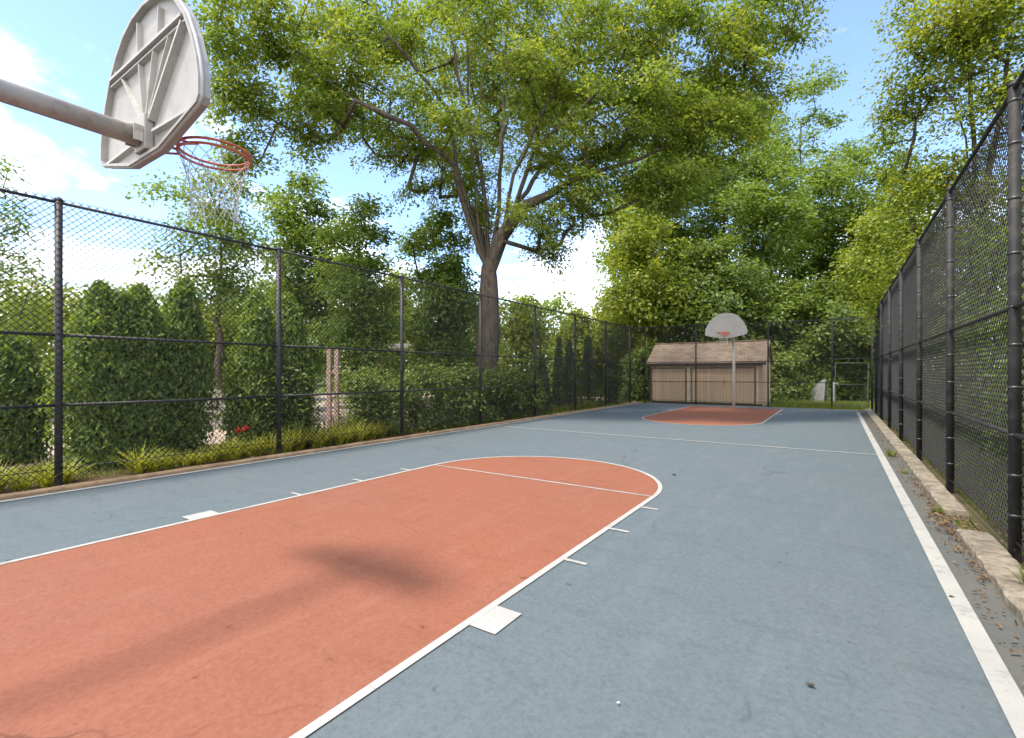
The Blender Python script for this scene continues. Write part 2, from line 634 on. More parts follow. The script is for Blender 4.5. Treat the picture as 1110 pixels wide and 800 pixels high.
LX = -8.72
lpts = [(0, 1.97 + 3.1 * k) for k in range(-2, 8)]
fl = empty('chain_link_fence', (LX, 0, 0), 'tall black chain-link fence along the planting bed and the arborvitae', 'fence')
fence_run(fl, lpts, 3.84, (3.82, 2.03, 1.08, .22), -1, M['black_post'], r=.044)
RX = 1.21
rys = [0, 2.8, 5.58, 8.3, 11.1, 14.0, 16.9, 19.85, 22.4]
WR = .0040
fr = empty('chain_link_fence', (RX, 0, 0), 'tall dark chain-link fence with banded posts rising from the broken concrete kerb', 'fence')
fence_run(fr, [(0, y) for y in rys], 3.87, (3.85, 2.06, 1.01, .14), -1, M['grey_post'], r=.040,
          bands=lambda i: (.35, .68, 1.01, 1.4, 1.75, 2.06, 2.5, 2.95, 3.4, 3.75) if i < 6 else ())
# far end: corner at the left, a walk gate at the right
e0, e1 = Vector((LX, 23.7, 0)), Vector((RX, 24.75, 0))
WR = .0034
fe = empty('chain_link_fence', (e0.x, e0.y, 0), 'chain-link fence across the far end in front of the shed and the woods', 'fence',
           rz=math.atan2(e1.y - e0.y, e1.x - e0.x))
LE = (e1 - e0).length
epts = [(.0, 0), (.75, 0), (3.15, 0), (6.2, 0), (8.6, 0)]
fence_run(fe, epts[1:], 3.80, (3.78, 2.03, 1.09, .18), -1, M['grey_post'], r=.032, rr=.016)
for za in ((3.78, 2.03, 1.09)):
    MB().tube([(.06, 0, za), (.70, 0, za)], .02, 8).build('rail', M['black_post'], fe)
link('wire_mesh', get_link(.66, .1, 3.83), M['wire'], fe, (.05, -.05, 0))
link('post', post_mesh(.04, 3.84), M['grey_post'], fe, (LE, 0, 0))
MB().tube([(8.64, 0, 3.78), (LE - .05, 0, 3.78)], .02, 8).build('rail', M['black_post'], fe)
MB().tube([(8.64, 0, 2.10), (LE - .05, 0, 2.10)], .02, 8).build('rail', M['black_post'], fe)
link('wire_mesh', get_link(LE - 8.6 - .1, 2.12, 3.83), M['wire'], fe, (8.65, -.05, 0))
gt = empty('walk_gate', fe.location + Matrix.Rotation(fe.rotation_euler.z, 4, 'Z') @ Vector((8.72, 0, 0)),
           'grey framed chain-link gate at the far right corner of the court', 'gate', rz=fe.rotation_euler.z)
gw = LE - 8.72 - .14
MB().tube([(0, 0, .12), (gw, 0, .12), (gw, 0, 1.93), (0, 0, 1.93)], .024, 8, closed=True).build('gate_frame', M['gate_grey'], gt)
MB().tube([(.024, 0, 1.02), (gw - .024, 0, 1.02)], .022, 8).build('cross_bar', M['gate_grey'], gt)
link('wire_mesh', get_link(gw - .05, .14, 1.91), M['wire'], gt, (.025, -.035, 0))
MB().tube([(-.05, -.03, 1.06), (.09, -.03, 1.06)], .018, 8).tube([(.09, -.03, 1.06), (.09, -.1, 1.0)], .014, 8).build('latch', M['galv'], gt)
for z in (.35, 1.7):
    MB().tube([(gw + .01, 0, z - .05), (gw + .01, 0, z + .05)], .034, 8).build('hinge', M['band'], gt)


# ------------------------------------------------------------------ basketball hoops (built facing +Y, board plane at y = 0)
def board_outline(inset=0., n=9):
    half = [(0, 3.935), (.19, 3.915), (.35, 3.855), (.49, 3.755), (.61, 3.62), (.70, 3.46), (.76, 3.31), (.785, 3.20), (.785, 3.085), (.755, 3.05), (.24, 2.925)]
    pts = [(x, z) for x, z in half] + [(-x, z) for x, z in reversed(half[1:])]
    c = Vector((0, 3.42))
    res = []
    for x, z in pts:
        d = Vector((x, z)) - c
        d = d * (1 - inset / d.length)
        res.append((c.x + d.x, c.y + d.y))
    return res


def make_hoop(label, rim_mat, polemat, group):
    h = empty('basketball_hoop', (0, 0, 0), label, 'basketball hoop', group)
    o = board_outline()
    n = len(o)
    i = board_outline(.022)
    vs = [(x, .02, z) for x, z in o] + [(x, -.045, z) for x, z in o] + [(x, -.045, z) for x, z in i] + [(x, -.006, z) for x, z in i]
    fs = [tuple(reversed(range(n)))]
    for k in range(n):
        l = (k + 1) % n
        fs += [(k, l, n + l, n + k), (n + k, n + l, 2 * n + l, 2 * n + k), (2 * n + k, 2 * n + l, 3 * n + l, 3 * n + k)]
    fs.append(tuple(range(3 * n, 4 * n)))
    me = bpy.data.meshes.new('backboard')
    me.from_pydata(vs, [], fs)
    bb = link('backboard', me, M['board'], h)
    mb = MB()
    mb.tube([(x, -.022, z) for x, z in board_outline(.004)], .013, 8, closed=True)
    mb.build('board_flange', M['board_edge'], bb)

    def rib(p, q, w=.015, dp=.030):
        P, Q = Vector((p[0], 0, p[1])), Vector((q[0], 0, q[1]))
        t = (Q - P).normalized()
        s = Vector((-t.z, 0, t.x)) * w / 2
        m = MB()
        a, b = Vector((0, -.004, 0)), Vector((0, -.006 - dp, 0))
        v = [P - s + a, P + s + a, Q + s + a, Q - s + a, P - s * .6 + b, P + s * .6 + b, Q + s * .6 + b, Q - s * .6 + b]
        m.add(v, [(3, 2, 1, 0), (4, 5, 6, 7), (0, 1, 5, 4), (1, 2, 6, 5), (2, 3, 7, 6), (3, 0, 4, 7)])
        m.build('rib', M['board_edge'], bb)
    rib((-.57, 3.62), (.57, 3.62), .03, .045)
    rib((-.60, 3.585), (.60, 3.585), .018, .03)
    for q in ((-.72, 3.40), (-.40, 3.585), (-.10, 3.585), (.14, 3.585), (.37, 3.585)):
        rib((q[0] * .12, 3.17), q)
    rib((.09, 3.15), (.56, 3.59), .032, .04)
    for q in ((-.69, 3.05), (.69, 3.05)):
        rib((q[0] * .17, 3.07), q, .03)
    for x in (-.55, -.12, .22):
        rib((x * .93, 3.645), (x, 3.90 - abs(x) * .36))
    # mount behind the board
    MB().box(-.085, .085, -.062, -.008, 2.96, 3.19).build('mount_plate', M['board'], h, bevel=.008)
    for x in (-.07, .07):
        MB().box(x - .006, x + .006, -.115, -.064, 3.0, 3.10).build('lug', M['galv'], h)
    pts = [(0, -1.85, -.3), (0, -1.85, 2.45)]
    for k in range(1, 9):
        a = math.pi / 2 * k / 8
        pts.append((0, -1.85 + .6 * (1 - math.cos(a)), 2.45 + .6 * math.sin(a)))
    pts.append((0, -.066, 3.05))
    MB().tube(pts, .060, 18).build('pole', polemat, h)
    # rim
    rm = MB()
    for z in (3.09, 3.125):
        rm.tube([(.228 * math.cos(2 * math.pi * k / 40), .40 + .228 * math.sin(2 * math.pi * k / 40), z) for k in range(40)], .0095, 8, closed=True)
    for x in (-.09, .09):
        rm.tube([(x, .02, 3.09), (x, .19, 3.09)], .009, 8)
    for x in (-.1, .1):
        rm.tube([(x, .02, 3.01), (x * 1.4, .23, 3.085)], .008, 8)
    rim = rm.build('rim', rim_mat, h)
    MB().box(-.10, .10, .021, .033, 2.99, 3.17).build('bracket', rim_mat, rim)
    # net
    nb = MB()
    K, LV = 14, 8
    rad = [.225, .208, .190, .175, .162, .152, .146, .145, .150]
    rr = random.Random(5)
    P = [[None] * K for _ in range(LV + 1)]
    for l in range(LV + 1):
        for k in range(K):
            an = 2 * math.pi * (k + .5 * (l % 2)) / K
            r_ = rad[l] + rr.uniform(-.006, .006)
            P[l][k] = Vector((r_ * math.cos(an), .40 + r_ * math.sin(an), 3.085 - .052 * l + rr.uniform(-.006, .006)))
    for l in range(LV):
        for k in range(K):
            for q in ((k, (k - 1) % K) if l % 2 == 0 else (k, (k + 1) % K)):
                nb.tube([P[l][k], (P[l][k] + P[l + 1][q]) / 2 + Vector((0, 0, -.006)), P[l + 1][q]], .0024, 4, caps=False)
    for k in range(K):
        nb.tube([P[LV][k], P[LV][k] + Vector((rr.uniform(-.02, .02), rr.uniform(-.02, .02), -rr.uniform(.02, .07)))], .0035, 4)
    nb.build('net', M['net'], h)
    return h


GH = 'fan-backboard basketball hoops at the two ends of the court'
near = make_hoop('near basketball hoop seen from behind, ribbed grey fan backboard on a grey arm', M['rim'], M['galv'], GH)
near.location = (CX - .055, 1.30, 0)
far = make_hoop('far basketball hoop facing the camera, pale fan backboard on a cream pole before the shed', M['rim'], M['pole_pale'], GH)
far.location = (CX - .03, 21.0, 0)
far.rotation_euler = (0, 0, math.pi)

# ------------------------------------------------------------------ shed behind the far fence
sx0, sx1, sy0, sy1, se, sr = -8.15, -2.85, 25.05, 28.1, 2.02, 3.02
sh = empty('shed', (sx0, sy0, 0), 'long low brown timber shed with a shingled roof behind the far fence', 'shed')
W, D = sx1 - sx0, sy1 - sy0
vs = [(0, 0, -.1), (W, 0, -.1), (W, D, -.1), (0, D, -.1), (0, 0, se), (W, 0, se), (W, D, se), (0, D, se), (0, D / 2, sr), (W, D / 2, sr)]
MB().add(vs, [(0, 1, 5, 4), (2, 3, 7, 6), (1, 2, 6, 9, 5), (3, 0, 4, 8, 7)]).build('wall', M['shed_wall'], sh)
ov = .16
th = .07
nz = (sr - se) / (D / 2)
rv = []
for y, z in ((-ov, se - nz * ov), (D / 2, sr), (D + ov, se - nz * ov)):
    for x in (-ov, W + ov):
        rv += [(x, y, z + .02), (x, y, z + .02 + th)]
rf = MB().add(rv, [(0, 2, 6, 4), (1, 5, 7, 3), (5, 9, 11, 7), (4, 6, 10, 8), (0, 1, 3, 2), (8, 10, 11, 9), (0, 4, 5, 1), (4, 8, 9, 5), (2, 3, 7, 6), (6, 7, 11, 10)]).build('roof', M['shed_roof'], sh)
MB().box(-ov - .01, W + ov + .01, D / 2 - .09, D / 2 + .09, sr + .065, sr + .115).build('ridge_cap', M['shed_roof'], rf)
MB().box(-ov, W + ov, -ov - .035, -ov - .004, se - .13, se - .03).build('fascia', M['shed_dark'], sh)
for x0, x1 in ((.14, 1.82), (2.16, 4.95)):
    d = MB().box(x0, x1, -.045, -.004, .08, 1.72).build('door', M['shed_wall'], sh)
    fb = MB()
    for a in ((x0 - .05, x0 - .005), (x1 + .005, x1 + .05)):
        fb.box(*a, -.06, -.004, .04, 1.78)
    fb.box(x0 - .004, x1 + .004, -.06, -.004, 1.725, 1.78)
    fb.build('door_frame', M['shed_frame'], d)
    xm = (x0 + x1) / 2
    MB().tube([(xm + .10, -.05, .95), (xm + .10, -.10, .97), (xm + .10, -.10, 1.13), (xm + .10, -.05, 1.15)], .013, 6).build('handle', M['band'], d)
MB().box(1.90, 2.06, -.05, -.004, .02, 1.78).build('door_post', M['shed_pale'], sh)
MB().box(W - .26, W - .16, -.05, -.004, .02, 1.80).build('corner_trim', M['shed_pale'], sh)
MB().box(-.03, .06, -.05, -.004, .02, 1.80).build('corner_trim', M['shed_dark'], sh)
MB().box(.10, W, -.07, -.047, -.05, .06).build('sill_board', M['shed_dark'], sh)


# ------------------------------------------------------------------ foliage
def leaf_mesh(name, c, nrm, ax, size, ratio=.6, fold=.14):
    """one folded four-cornered leaf per row of c"""
    n = len(c)
    nrm = nrm / np.maximum(np.linalg.norm(nrm, axis=1, keepdims=True), 1e-6)
    ax = ax - nrm * np.sum(ax * nrm, axis=1, keepdims=True)
    ax = ax / np.maximum(np.linalg.norm(ax, axis=1, keepdims=True), 1e-6)
    sd = np.cross(nrm, ax)
    s = size[:, None]
    V = np.empty((n, 4, 3), np.float32)
    V[:, 0] = c - ax * s * .5
    V[:, 1] = c + sd * s * ratio * .5 + ax * s * .06 + nrm * s * fold
    V[:, 2] = c + ax * s * .5 - nrm * s * .08
    V[:, 3] = c - sd * s * ratio * .5 + ax * s * .06 + nrm * s * fold
    b = np.arange(n)[:, None] * 4
    F = np.concatenate([b + np.array([[0, 1, 2]]), b + np.array([[0, 2, 3]])], axis=1).reshape(-1, 3)
    return tri_mesh(name, V.reshape(-1, 3), F)


def tri_mesh(name, V, F):
    me = bpy.data.meshes.new(name)
    me.vertices.add(len(V))
    me.vertices.foreach_set('co', np.ascontiguousarray(V, np.float32).ravel())
    me.loops.add(F.size)
    me.loops.foreach_set('vertex_index', np.ascontiguousarray(F, np.int32).ravel())
    me.polygons.add(len(F))
    me.polygons.foreach_set('loop_start', np.arange(0, F.size, 3, dtype=np.int32))
    me.update(calc_edges=True)
    return me


def unit(a):
    return a / np.maximum(np.linalg.norm(a, axis=-1, keepdims=True), 1e-9)


def grow(base, fork, pads, rng, limbs=(), step=.7, wob=.055, sag=.0):
    """branch skeleton: trunk, given limbs, then every clump reaches back to the nearest wood"""
    P, par, free = [], [], []
    base, fork = np.array(base, float), np.array(fork, float)
    nt_ = max(3, int(np.linalg.norm(fork - base) / .45))
    for k in range(nt_ + 1):
        t = k / nt_
        p = base + (fork - base) * t
        if 0 < k < nt_: p[:2] += rng.normal(0, .035, 2)
        P.append(p)
        par.append(k - 1)
        free.append(t > .72)
    top = nt_
    for lm in limbs:
        prev = top
        q0 = P[top]
        for w in lm:
            w = np.array(w, float)
            m = max(1, int(np.linalg.norm(w - q0) / .6))
            for k in range(1, m + 1):
                p = q0 + (w - q0) * k / m + rng.normal(0, .03, 3)
                P.append(p)
                par.append(prev)
                free.append(True)
                prev = len(P) - 1
            q0 = w
    clumps = []
    for (c, r, n) in pads:
        u = unit(rng.normal(size=(n, 3)))
        rad = rng.uniform(.12, 1, n) ** (.5)
        clumps.append(np.array(c) + u * rad[:, None] * np.array(r))
    clumps = np.concatenate(clumps)
    order = np.argsort(np.linalg.norm(clumps - fork, axis=1))
    tips = []
    A = np.zeros((len(P) + len(clumps) * 26, 3))
    A[:len(P)] = P
    ok = np.zeros(len(A), bool)
    ok[:len(P)] = free
    for ci in order:
        c = clumps[ci]
        m = len(P)
        d = np.linalg.norm(A[:m] - c, axis=1) + np.where(A[:m, 2] > c[2] + .4, .9, 0)
        d[~ok[:m]] = 1e9
        j = int(np.argmin(d))
        p0 = A[j].copy()
        L = np.linalg.norm(c - p0)
        k = min(24, max(1, int(L / step)))
        off = rng.normal(0, wob * L, 3)
        off[2] += .10 * L
        prev = j
        for q in range(1, k + 1):
            t = q / k
            p = p0 + (c - p0) * t + off * math.sin(math.pi * t) * .6
            A[len(P)] = p
            ok[len(P)] = True
            P.append(p)
            par.append(prev)
            prev = len(P) - 1
        tips.append(prev)
    n = len(P)
    cnt = np.zeros(n)
    for t in tips: cnt[t] += 1
    for k in range(n - 1, 0, -1):
        cnt[par[k]] += cnt[k]
    return A[:n].copy(), par, np.maximum(cnt, 1), clumps


def wood_mesh(name, P, par, cnt, R0, rt=.011, flare=True, thin=.6, zf=None):
    n = len(P)
    ex = math.log(R0 / rt) / math.log(max(cnt[0], 3))
    rad = rt * cnt ** ex
    ch = [[] for _ in range(n)]
    for k in range(1, n): ch[par[k]].append(k)
    V, F = [], []
    base = 0
    stack = [(0, -1)]
    z0 = P[0][2]
    while stack:
        s, pr = stack.pop()
        chain = [s]
        k = s
        while ch[k]:
            cs = sorted(ch[k], key=lambda q: -cnt[q])
            for q in cs[1:]: stack.append((q, k))
            k = cs[0]
            chain.append(k)
        idx = ([pr] if pr >= 0 else []) + chain
        pts = P[idx]
        rr = np.array([min(rad[q], rad[chain[0]]) for q in idx]) 
        if pr < 0:
            if zf is not None:
                rr = np.where(pts[:, 2] > zf + .05, np.minimum(rr * thin, R0 * .52), rr)
            pad_ = np.concatenate([np.full(4, rr[0]), rr, np.full(4, rr[-1])])
            rr = np.convolve(pad_, np.ones(9) / 9, 'valid')
        else:
            dist = np.linalg.norm(P[idx] - P[idx[0]], axis=1)
            rr = np.minimum(rr * (thin + .38 * np.exp(-dist / .7)), R0 * (.40 + .22 * np.exp(-dist / .5)))
        if len(idx) < 2: continue
        if pr < 0 and flare:
            h = pts[:, 2] - z0
            rr = rr * (1 + .55 * np.exp(-h / .45))
        m = 12 if rr.max() > .12 else (6 if rr.max() > .035 else 3)
        tan = np.gradient(pts, axis=0)
        tan = unit(tan)
        u = np.cross(tan[0], [0.3, .9, .1])
        u = u / max(np.linalg.norm(u), 1e-6)
        an = np.arange(m) * 2 * math.pi / m
        for q in range(len(idx)):
            u = u - tan[q] * np.dot(u, tan[q])
            u = u / max(np.linalg.norm(u), 1e-6)
            w = np.cross(tan[q], u)
            lob = 1 + (.10 * np.sin(an * 4 + q * .25) * math.exp(-(pts[q][2] - z0) / 1.6) if pr < 0 else 0)
            V.append(pts[q] + (np.cos(an)[:, None] * u + np.sin(an)[:, None] * w) * (rr[q] * lob)[:, None] if pr < 0 else
                     pts[q] + (np.cos(an)[:, None] * u + np.sin(an)[:, None] * w) * rr[q])
        a = np.arange(m)
        b = (a + 1) % m
        for q in range(len(idx) - 1):
            o, o2 = base + q * m, base + (q + 1) * m
            F.append(np.stack([o + a, o + b, o2 + b], 1))
            F.append(np.stack([o + a, o2 + b, o2 + a], 1))
        base += m * len(idx)
    me = tri_mesh(name, np.concatenate(V), np.concatenate(F))
    me.polygons.foreach_set('use_smooth', np.ones(len(me.polygons), bool))
    return me


def clump_leaves(clumps, n, cr, size, rng, flat=.5, up=.75, centre=None):
    """every clump is a tilted, flattened spray whose leaves share a lie"""
    m = len(clumps)
    scl0 = rng.uniform(.6, 1.35, m)
    k = rng.poisson(n * scl0 ** 1.3, m)
    tilt = np.array([0, 0, 1.]) + rng.normal(0, .28, (m, 3))
    if centre is not None:
        o = clumps - centre
        tilt = tilt + unit(o * np.array([1, 1, .4])) * .45
    tilt = unit(tilt)
    t1 = unit(np.cross(tilt, rng.normal(0, 1, (m, 3))))
    t2 = np.cross(tilt, t1)
    rep = lambda q: np.repeat(q, k, axis=0)
    c, T, A1, A2, sc = rep(clumps), rep(tilt), rep(t1), rep(t2), rep(scl0)[:, None]
    M_ = len(c)
    g = unit(rng.normal(0, 1, (M_, 3))) * (rng.uniform(0, 1, M_) ** .55 * 1.9)[:, None] + rng.normal(0, .12, (M_, 3))
    off = (A1 * g[:, :1] * 1.25 + A2 * g[:, 1:2] * .85 + T * (g[:, 2:] * flat - .22 * (g[:, :1] ** 2 + g[:, 1:2] ** 2) * flat)) * cr * sc
    p = c + off
    nrm = T * up + unit(off) * .2 + rng.normal(0, .36, (M_, 3))
    ax = unit(off) + rng.normal(0, .5, (M_, 3)) + np.array([0, 0, -.2])
    return p, nrm, ax, size * rng.uniform(.5, 1.45, M_)


def tree(name, label, base, fork, pads, trunk_r, leafmat, barkmat, n_leaf, cr, size, seed, group=None, limbs=(), flat=.5, step=.7, cat='tree', rt=.011, up=.75, ratio=.6):
    rng = np.random.default_rng(seed)
    b = np.array(base, float)
    P, par, cnt, cl = grow(b, fork, pads, rng, limbs, step)
    root = empty(name, tuple(b), label, cat, group)
    link('trunk', wood_mesh('trunk', P - b, par, cnt, trunk_r, rt, zf=(fork[2] - b[2]) if limbs else None), barkmat, root)
    p, nr, ax, sz = clump_leaves(cl - b, n_leaf, cr, size, rng, flat, up, np.array(fork) - b)
    ok = p[:, 2] > .02
    link('crown', leaf_mesh('crown', p[ok], nr[ok], ax[ok], sz[ok], ratio), leafmat, root)
    return root


def pad(u, v, d, ru, rv, rd, n):
    """a bough of the crown: bearing and distance -> world ellipsoid (about isotropic in plan)"""
    k = d / 522
    r = max(ru * k * .85, .25)
    return (at(u, v, d), (max(r, rd) if rd else r, max(r, rd) if rd else r, rv * k), n)


# the big tree beside the court
BT = at(527, 404, 17.3)
bx, by = BT[0], BT[1]
d0 = 17.3


def L_(*pts):
    return [at(*p) for p in pts]


limbs = [
    L_((522, 262, 17.2), (511, 160, 17), (506, 60, 16.6), (500, -40, 16.4)),
    L_((538, 245, 17.6), (544, 150, 18), (549, 50, 18.4), (552, -60, 18.6)),
    L_((544, 262, 16.8), (556, 190, 16), (600, 100, 15), (640, 0, 14.2)),
    L_((515, 245, 17.3), (505, 215, 17.0), (495, 180, 16.6), (487, 120, 16.2), (440, 58, 15.4), (385, 0, 14.6)),
    L_((528, 240, 17.6), (522, 190, 17.6), (500, 95, 18), (482, 10, 18.6)),
    L_((533, 225, 17.0), (548, 140, 16.2), (572, 75, 15.4), (588, 0, 14.6)),
    L_((543, 258, 17.0), (572, 222, 16.4), (640, 188, 15.4), (720, 160, 14.6)),
    L_((505, 235, 17.0), (492, 180, 16.0), (445, 138, 14.8), (385, 110, 13.6), (315, 62, 12.8)),
    L_((541, 256, 17.8), (585, 185, 19.5), (640, 130, 20.5), (720, 85, 21)),
    L_((548, 250, 17.0), (580, 160, 15.5), (650, 95, 14), (720, 40, 13)),
    L_((518, 240, 18), (470, 170, 19.5), (400, 140, 20.5), (330, 120, 21)),
    L_((525, 235, 17.3), (520, 120, 17.2), (530, 40, 17), (545, -60, 17)),
]
pads = [
    pad(262, 28, 13.2, 62, 44, 0, 34), pad(250, 100, 13.2, 36, 30, 0, 18), pad(340, 55, 14.2, 80, 46, 0, 52), pad(262, 165, 13.8, 26, 24, 0, 11),
    pad(325, 132, 14.4, 72, 24, 0, 30), pad(420, 25, 16, 85, 40, 0, 44), pad(415, 120, 15.8, 75, 32, 0, 38), pad(440, 165, 16.6, 40, 16, 0, 16),
    pad(500, 60, 20.5, 100, 60, 0, 60), pad(490, 165, 18.8, 55, 34, 0, 34), pad(560, 40, 20.5, 100, 60, 0, 60), pad(545, 120, 20, 70, 50, 0, 44),
    pad(600, 120, 16.5, 60, 40, 0, 34), pad(650, 55, 15.2, 95, 52, 0, 64), pad(690, 130, 14.8, 95, 36, 0, 64), pad(620, 175, 15.6, 50, 26, 0, 26),
    pad(755, 55, 15.2, 90, 52, 0, 62), pad(835, 18, 15.5, 55, 38, 0, 32), pad(775, 145, 15.0, 72, 32, 0, 40), pad(810, 95, 15.3, 56, 34, 0, 32),
    pad(670, 205, 15.4, 70, 28, 0, 36), pad(595, 235, 16.0, 56, 26, 0, 28), pad(740, 205, 15.2, 62, 26, 0, 30), pad(522, 215, 18.4, 42, 26, 0, 18),
    pad(585, 272, 17, 36, 15, 0, 9), pad(468, 205, 17.2, 30, 18, 0, 9), pad(520, 20, 14.4, 40, 24, 0, 12), pad(575, 75, 14.2, 34, 22, 0, 10), pad(500, 130, 14.8, 26, 16, 0, 7),
    pad(390, 95, 21, 110, 50, 0, 44), pad(560, 110, 22, 150, 70, 0, 64), pad(690, 100, 21, 120, 60, 0, 46),
    pad(430, -60, 16, 170, 50, 0, 50), pad(600, -90, 17.5, 190, 70, 0, 80), pad(740, -50, 16, 130, 50, 0, 44), pad(520, 245, 17.9, 26, 18, 0, 8),
]
tree('broadleaf_tree', 'huge spreading broadleaf tree with a thick forked trunk behind the left fence', (bx, by, -.04), at(530, 292, 17.3), pads,
     .42, M['oak'], M['bark'], 150, .37, .125, 11, limbs=limbs, rt=.012, flat=.34, ratio=.5)


def auto_tree(label, u, d, top_v, width_px, low_v, seed, mat, bark='bark_dark', n=90, nl=70, cr=.5, size=None, trunk=.14, group=None, name='broadleaf_tree', lean=0, round_=1.0, cat='tree', bot=1.0):
    """a tree from its bearing, distance, top, crown width and crown foot"""
    rng = np.random.default_rng(seed)
    x, y, _ = at(u, 404, d)
    zt, zl = at(u, top_v, d)[2], at(u, low_v, d)[2]
    rw = width_px * d / 522 / 2
    pads = []
    q = 20
    H = zt - zl
    tot = 0
    raw = []
    for k in range(q):
        t = (k + .5) / q
        w = rw * (math.sqrt(max(.05, 1 - ((t - .42) / .62) ** 2)) if t > .42 else (.74 + .62 * t) * bot)
        an = k * 2.4 + rng.uniform(-.5, .5)
        rad = w * rng.uniform(.25, .78) * round_
        pr = w * rng.uniform(.34, .58)
        pz = min(pr * .75, H * .16)
        raw.append(((x + lean * t + math.cos(an) * rad, y + math.sin(an) * rad, min(zl + H * t, zt - pz * .8)), (pr, pr, pz), pr * pr))
        tot += pr * pr
    for c, r, v_ in raw:
        pads.append((c, r, max(3, int(1.7 * n * v_ / tot))))
    fork = (x + lean * .3 + rng.uniform(-.2, .2), y, max(.6, zl + H * .18))
    return tree(name, label, (x, y, -.04), fork, pads, trunk, M[mat], M[bark], int(nl * 1.3), cr, size or min(.24, .0076 * d), seed, group, cat=cat, limbs=[[(x + lean * .7, y, zl + H * .55), (x + lean, y, zl + H * .85)]])


GB = 'trees behind the left fence'
auto_tree('slim open-crowned tree rising behind the near arborvitae below the hoop net', 238, 15.5, 188, 150, 345, 21, 'midgreen', n=95, nl=55, cr=.38, trunk=.10, group=GB, bark='bark')
auto_tree('leafy tree behind the left fence, right of the slim open tree', 326, 20, 192, 100, 400, 22, 'midgreen', n=150, nl=70, cr=.38, group=GB)
auto_tree('dense upright tree with a dark foot behind the left fence', 390, 16.5, 212, 98, 450, 23, 'midgreen', n=170, nl=70, cr=.32, group=GB)
auto_tree('dark narrow tree just left of the huge forked trunk', 476, 19.5, 228, 92, 420, 24, 'midgreen', n=150, nl=70, cr=.36, group=GB)
auto_tree('tree at the left edge of the photo, mostly out of frame', -20, 15, 168, 130, 400, 25, 'midgreen', n=80, nl=45, cr=.4, trunk=.12, group=GB, bark='bark')
GY = 'bushy yellow-green small trees behind the plants of the left fence'
for k, (lab, u, d, tv, w, lv, mt) in enumerate([
    ('bushy bright small tree behind the first left fence post', 40, 20, 296, 130, 410, 'yellowgreen'),
    ('bushy bright small tree behind the pair of near arborvitae', 140, 22, 308, 120, 405, 'yellowgreen'),
    ('bushy bright small tree beneath the slim open tree', 222, 25, 330, 90, 408, 'yellowgreen'),
    ('bushy small tree between the slim tree and the dense upright tree', 290, 27, 300, 100, 412, 'midgreen'),
    ('bright small tree in the gap left of the dark narrow tree', 432, 27, 296, 60, 405, 'yellowgreen'),
    ('bright bushy tree just right of the huge forked trunk', 566, 27, 322, 78, 425, 'yellowgreen'),
    ('bright bushy tree behind the small dark cone evergreens', 622, 33, 338, 74, 428, 'yellowgreen'),
    ('bright bushy tree behind the far left corner of the fence', 672, 33, 330, 70, 432, 'yellowgreen'),
    ('bushy tree behind the huge forked trunk', 508, 30, 318, 70, 425, 'midgreen'),
]):
    auto_tree(lab, u, d, tv, w, lv, 40 + k, mt, n=70, nl=60, cr=.55, group=GY, trunk=.09, name='small_tree')

GW = 'tall trees of the woods behind the far fence'
for k, (lab, u, d, tv, w, lv, mt, n, nl, tr) in enumerate([
    ('tall tree left of the shed with its crown reaching over the fence corner', 705, 34, 120, 120, 400, 'midgreen', 190, 90, .25),
    ('bright lower tree hanging over the left end of the shed', 688, 30, 215, 105, 400, 'yellowgreen', 110, 80, .15),
    ('tall tree right behind the shed and the far backboard', 785, 35, 95, 170, 400, 'midgreen', 260, 90, .30),
    ('tall thin-leaved tree below the blue gap of sky', 868, 38, 78, 160, 400, 'midgreen', 230, 70, .30),
    ('tall tree near the far end of the right fence', 935, 33, 150, 150, 400, 'midgreen', 200, 75, .25),
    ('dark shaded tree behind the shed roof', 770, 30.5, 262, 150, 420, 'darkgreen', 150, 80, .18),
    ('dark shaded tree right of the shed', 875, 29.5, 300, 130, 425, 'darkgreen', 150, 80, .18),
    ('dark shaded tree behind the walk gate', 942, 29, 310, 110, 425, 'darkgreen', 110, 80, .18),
    ('bright leafy tree above the far end of the right fence', 960, 27, 225, 95, 380, 'yellowgreen', 90, 70, .14),
]):
    auto_tree(lab, u, d, tv, w, lv, 60 + k, mt, n=n, nl=nl, cr=.6, group=GW, trunk=tr)

GR = 'trees and bushes behind the right fence'
x, y, _ = at(1060, 404, 14.5)
rp = [pad(1040, 60, 14.5, 70, 50, 0, 40), pad(1090, 20, 13.5, 60, 50, 0, 36), pad(1000, 90, 15.5, 38, 42, 0, 18), pad(1010, 200, 15.5, 50, 40, 0, 24),
      pad(1075, 120, 14, 50, 42, 0, 26), pad(1050, 190, 14.5, 40, 40, 0, 18), pad(985, 270, 16, 42, 40, 0, 22), pad(1040, 280, 15, 50, 50, 0, 26),
      pad(1000, 20, 15, 36, 32, 0, 12), pad(1150, 80, 13, 70, 80, 0, 40), pad(1110, -50, 14, 90, 50, 0, 30), pad(1100, 230, 13.5, 60, 60, 0, 30), pad(970, 130, 16, 26, 40, 0, 14), pad(1040, 20, 14, 60, 30, 0, 26), pad(985, 200, 17, 40, 40, 0, 20), pad(1060, 240, 16, 60, 40, 0, 26), pad(975, 320, 17, 40, 40, 0, 20), pad(1080, 330, 15.5, 60, 50, 0, 26)]
tree('broadleaf_tree', 'tall bright-leaved tree with bare grey limbs leaning over the right fence', (x, y, -.04), at(1062, 250, 14.5), rp, .22,
     M['yellowgreen'], M['bark'], 100, .40, .115, 81, group=GR,
     limbs=[L_((1045, 150, 14.5), (1030, 105, 14.3), (1000, 85, 14.6)), L_((1030, 200, 14.6), (1008, 165, 15)), L_((1085, 120, 14), (1095, 40, 13.6)), L_((1055, 160, 14.4), (1050, 60, 14.2))], rt=.014)
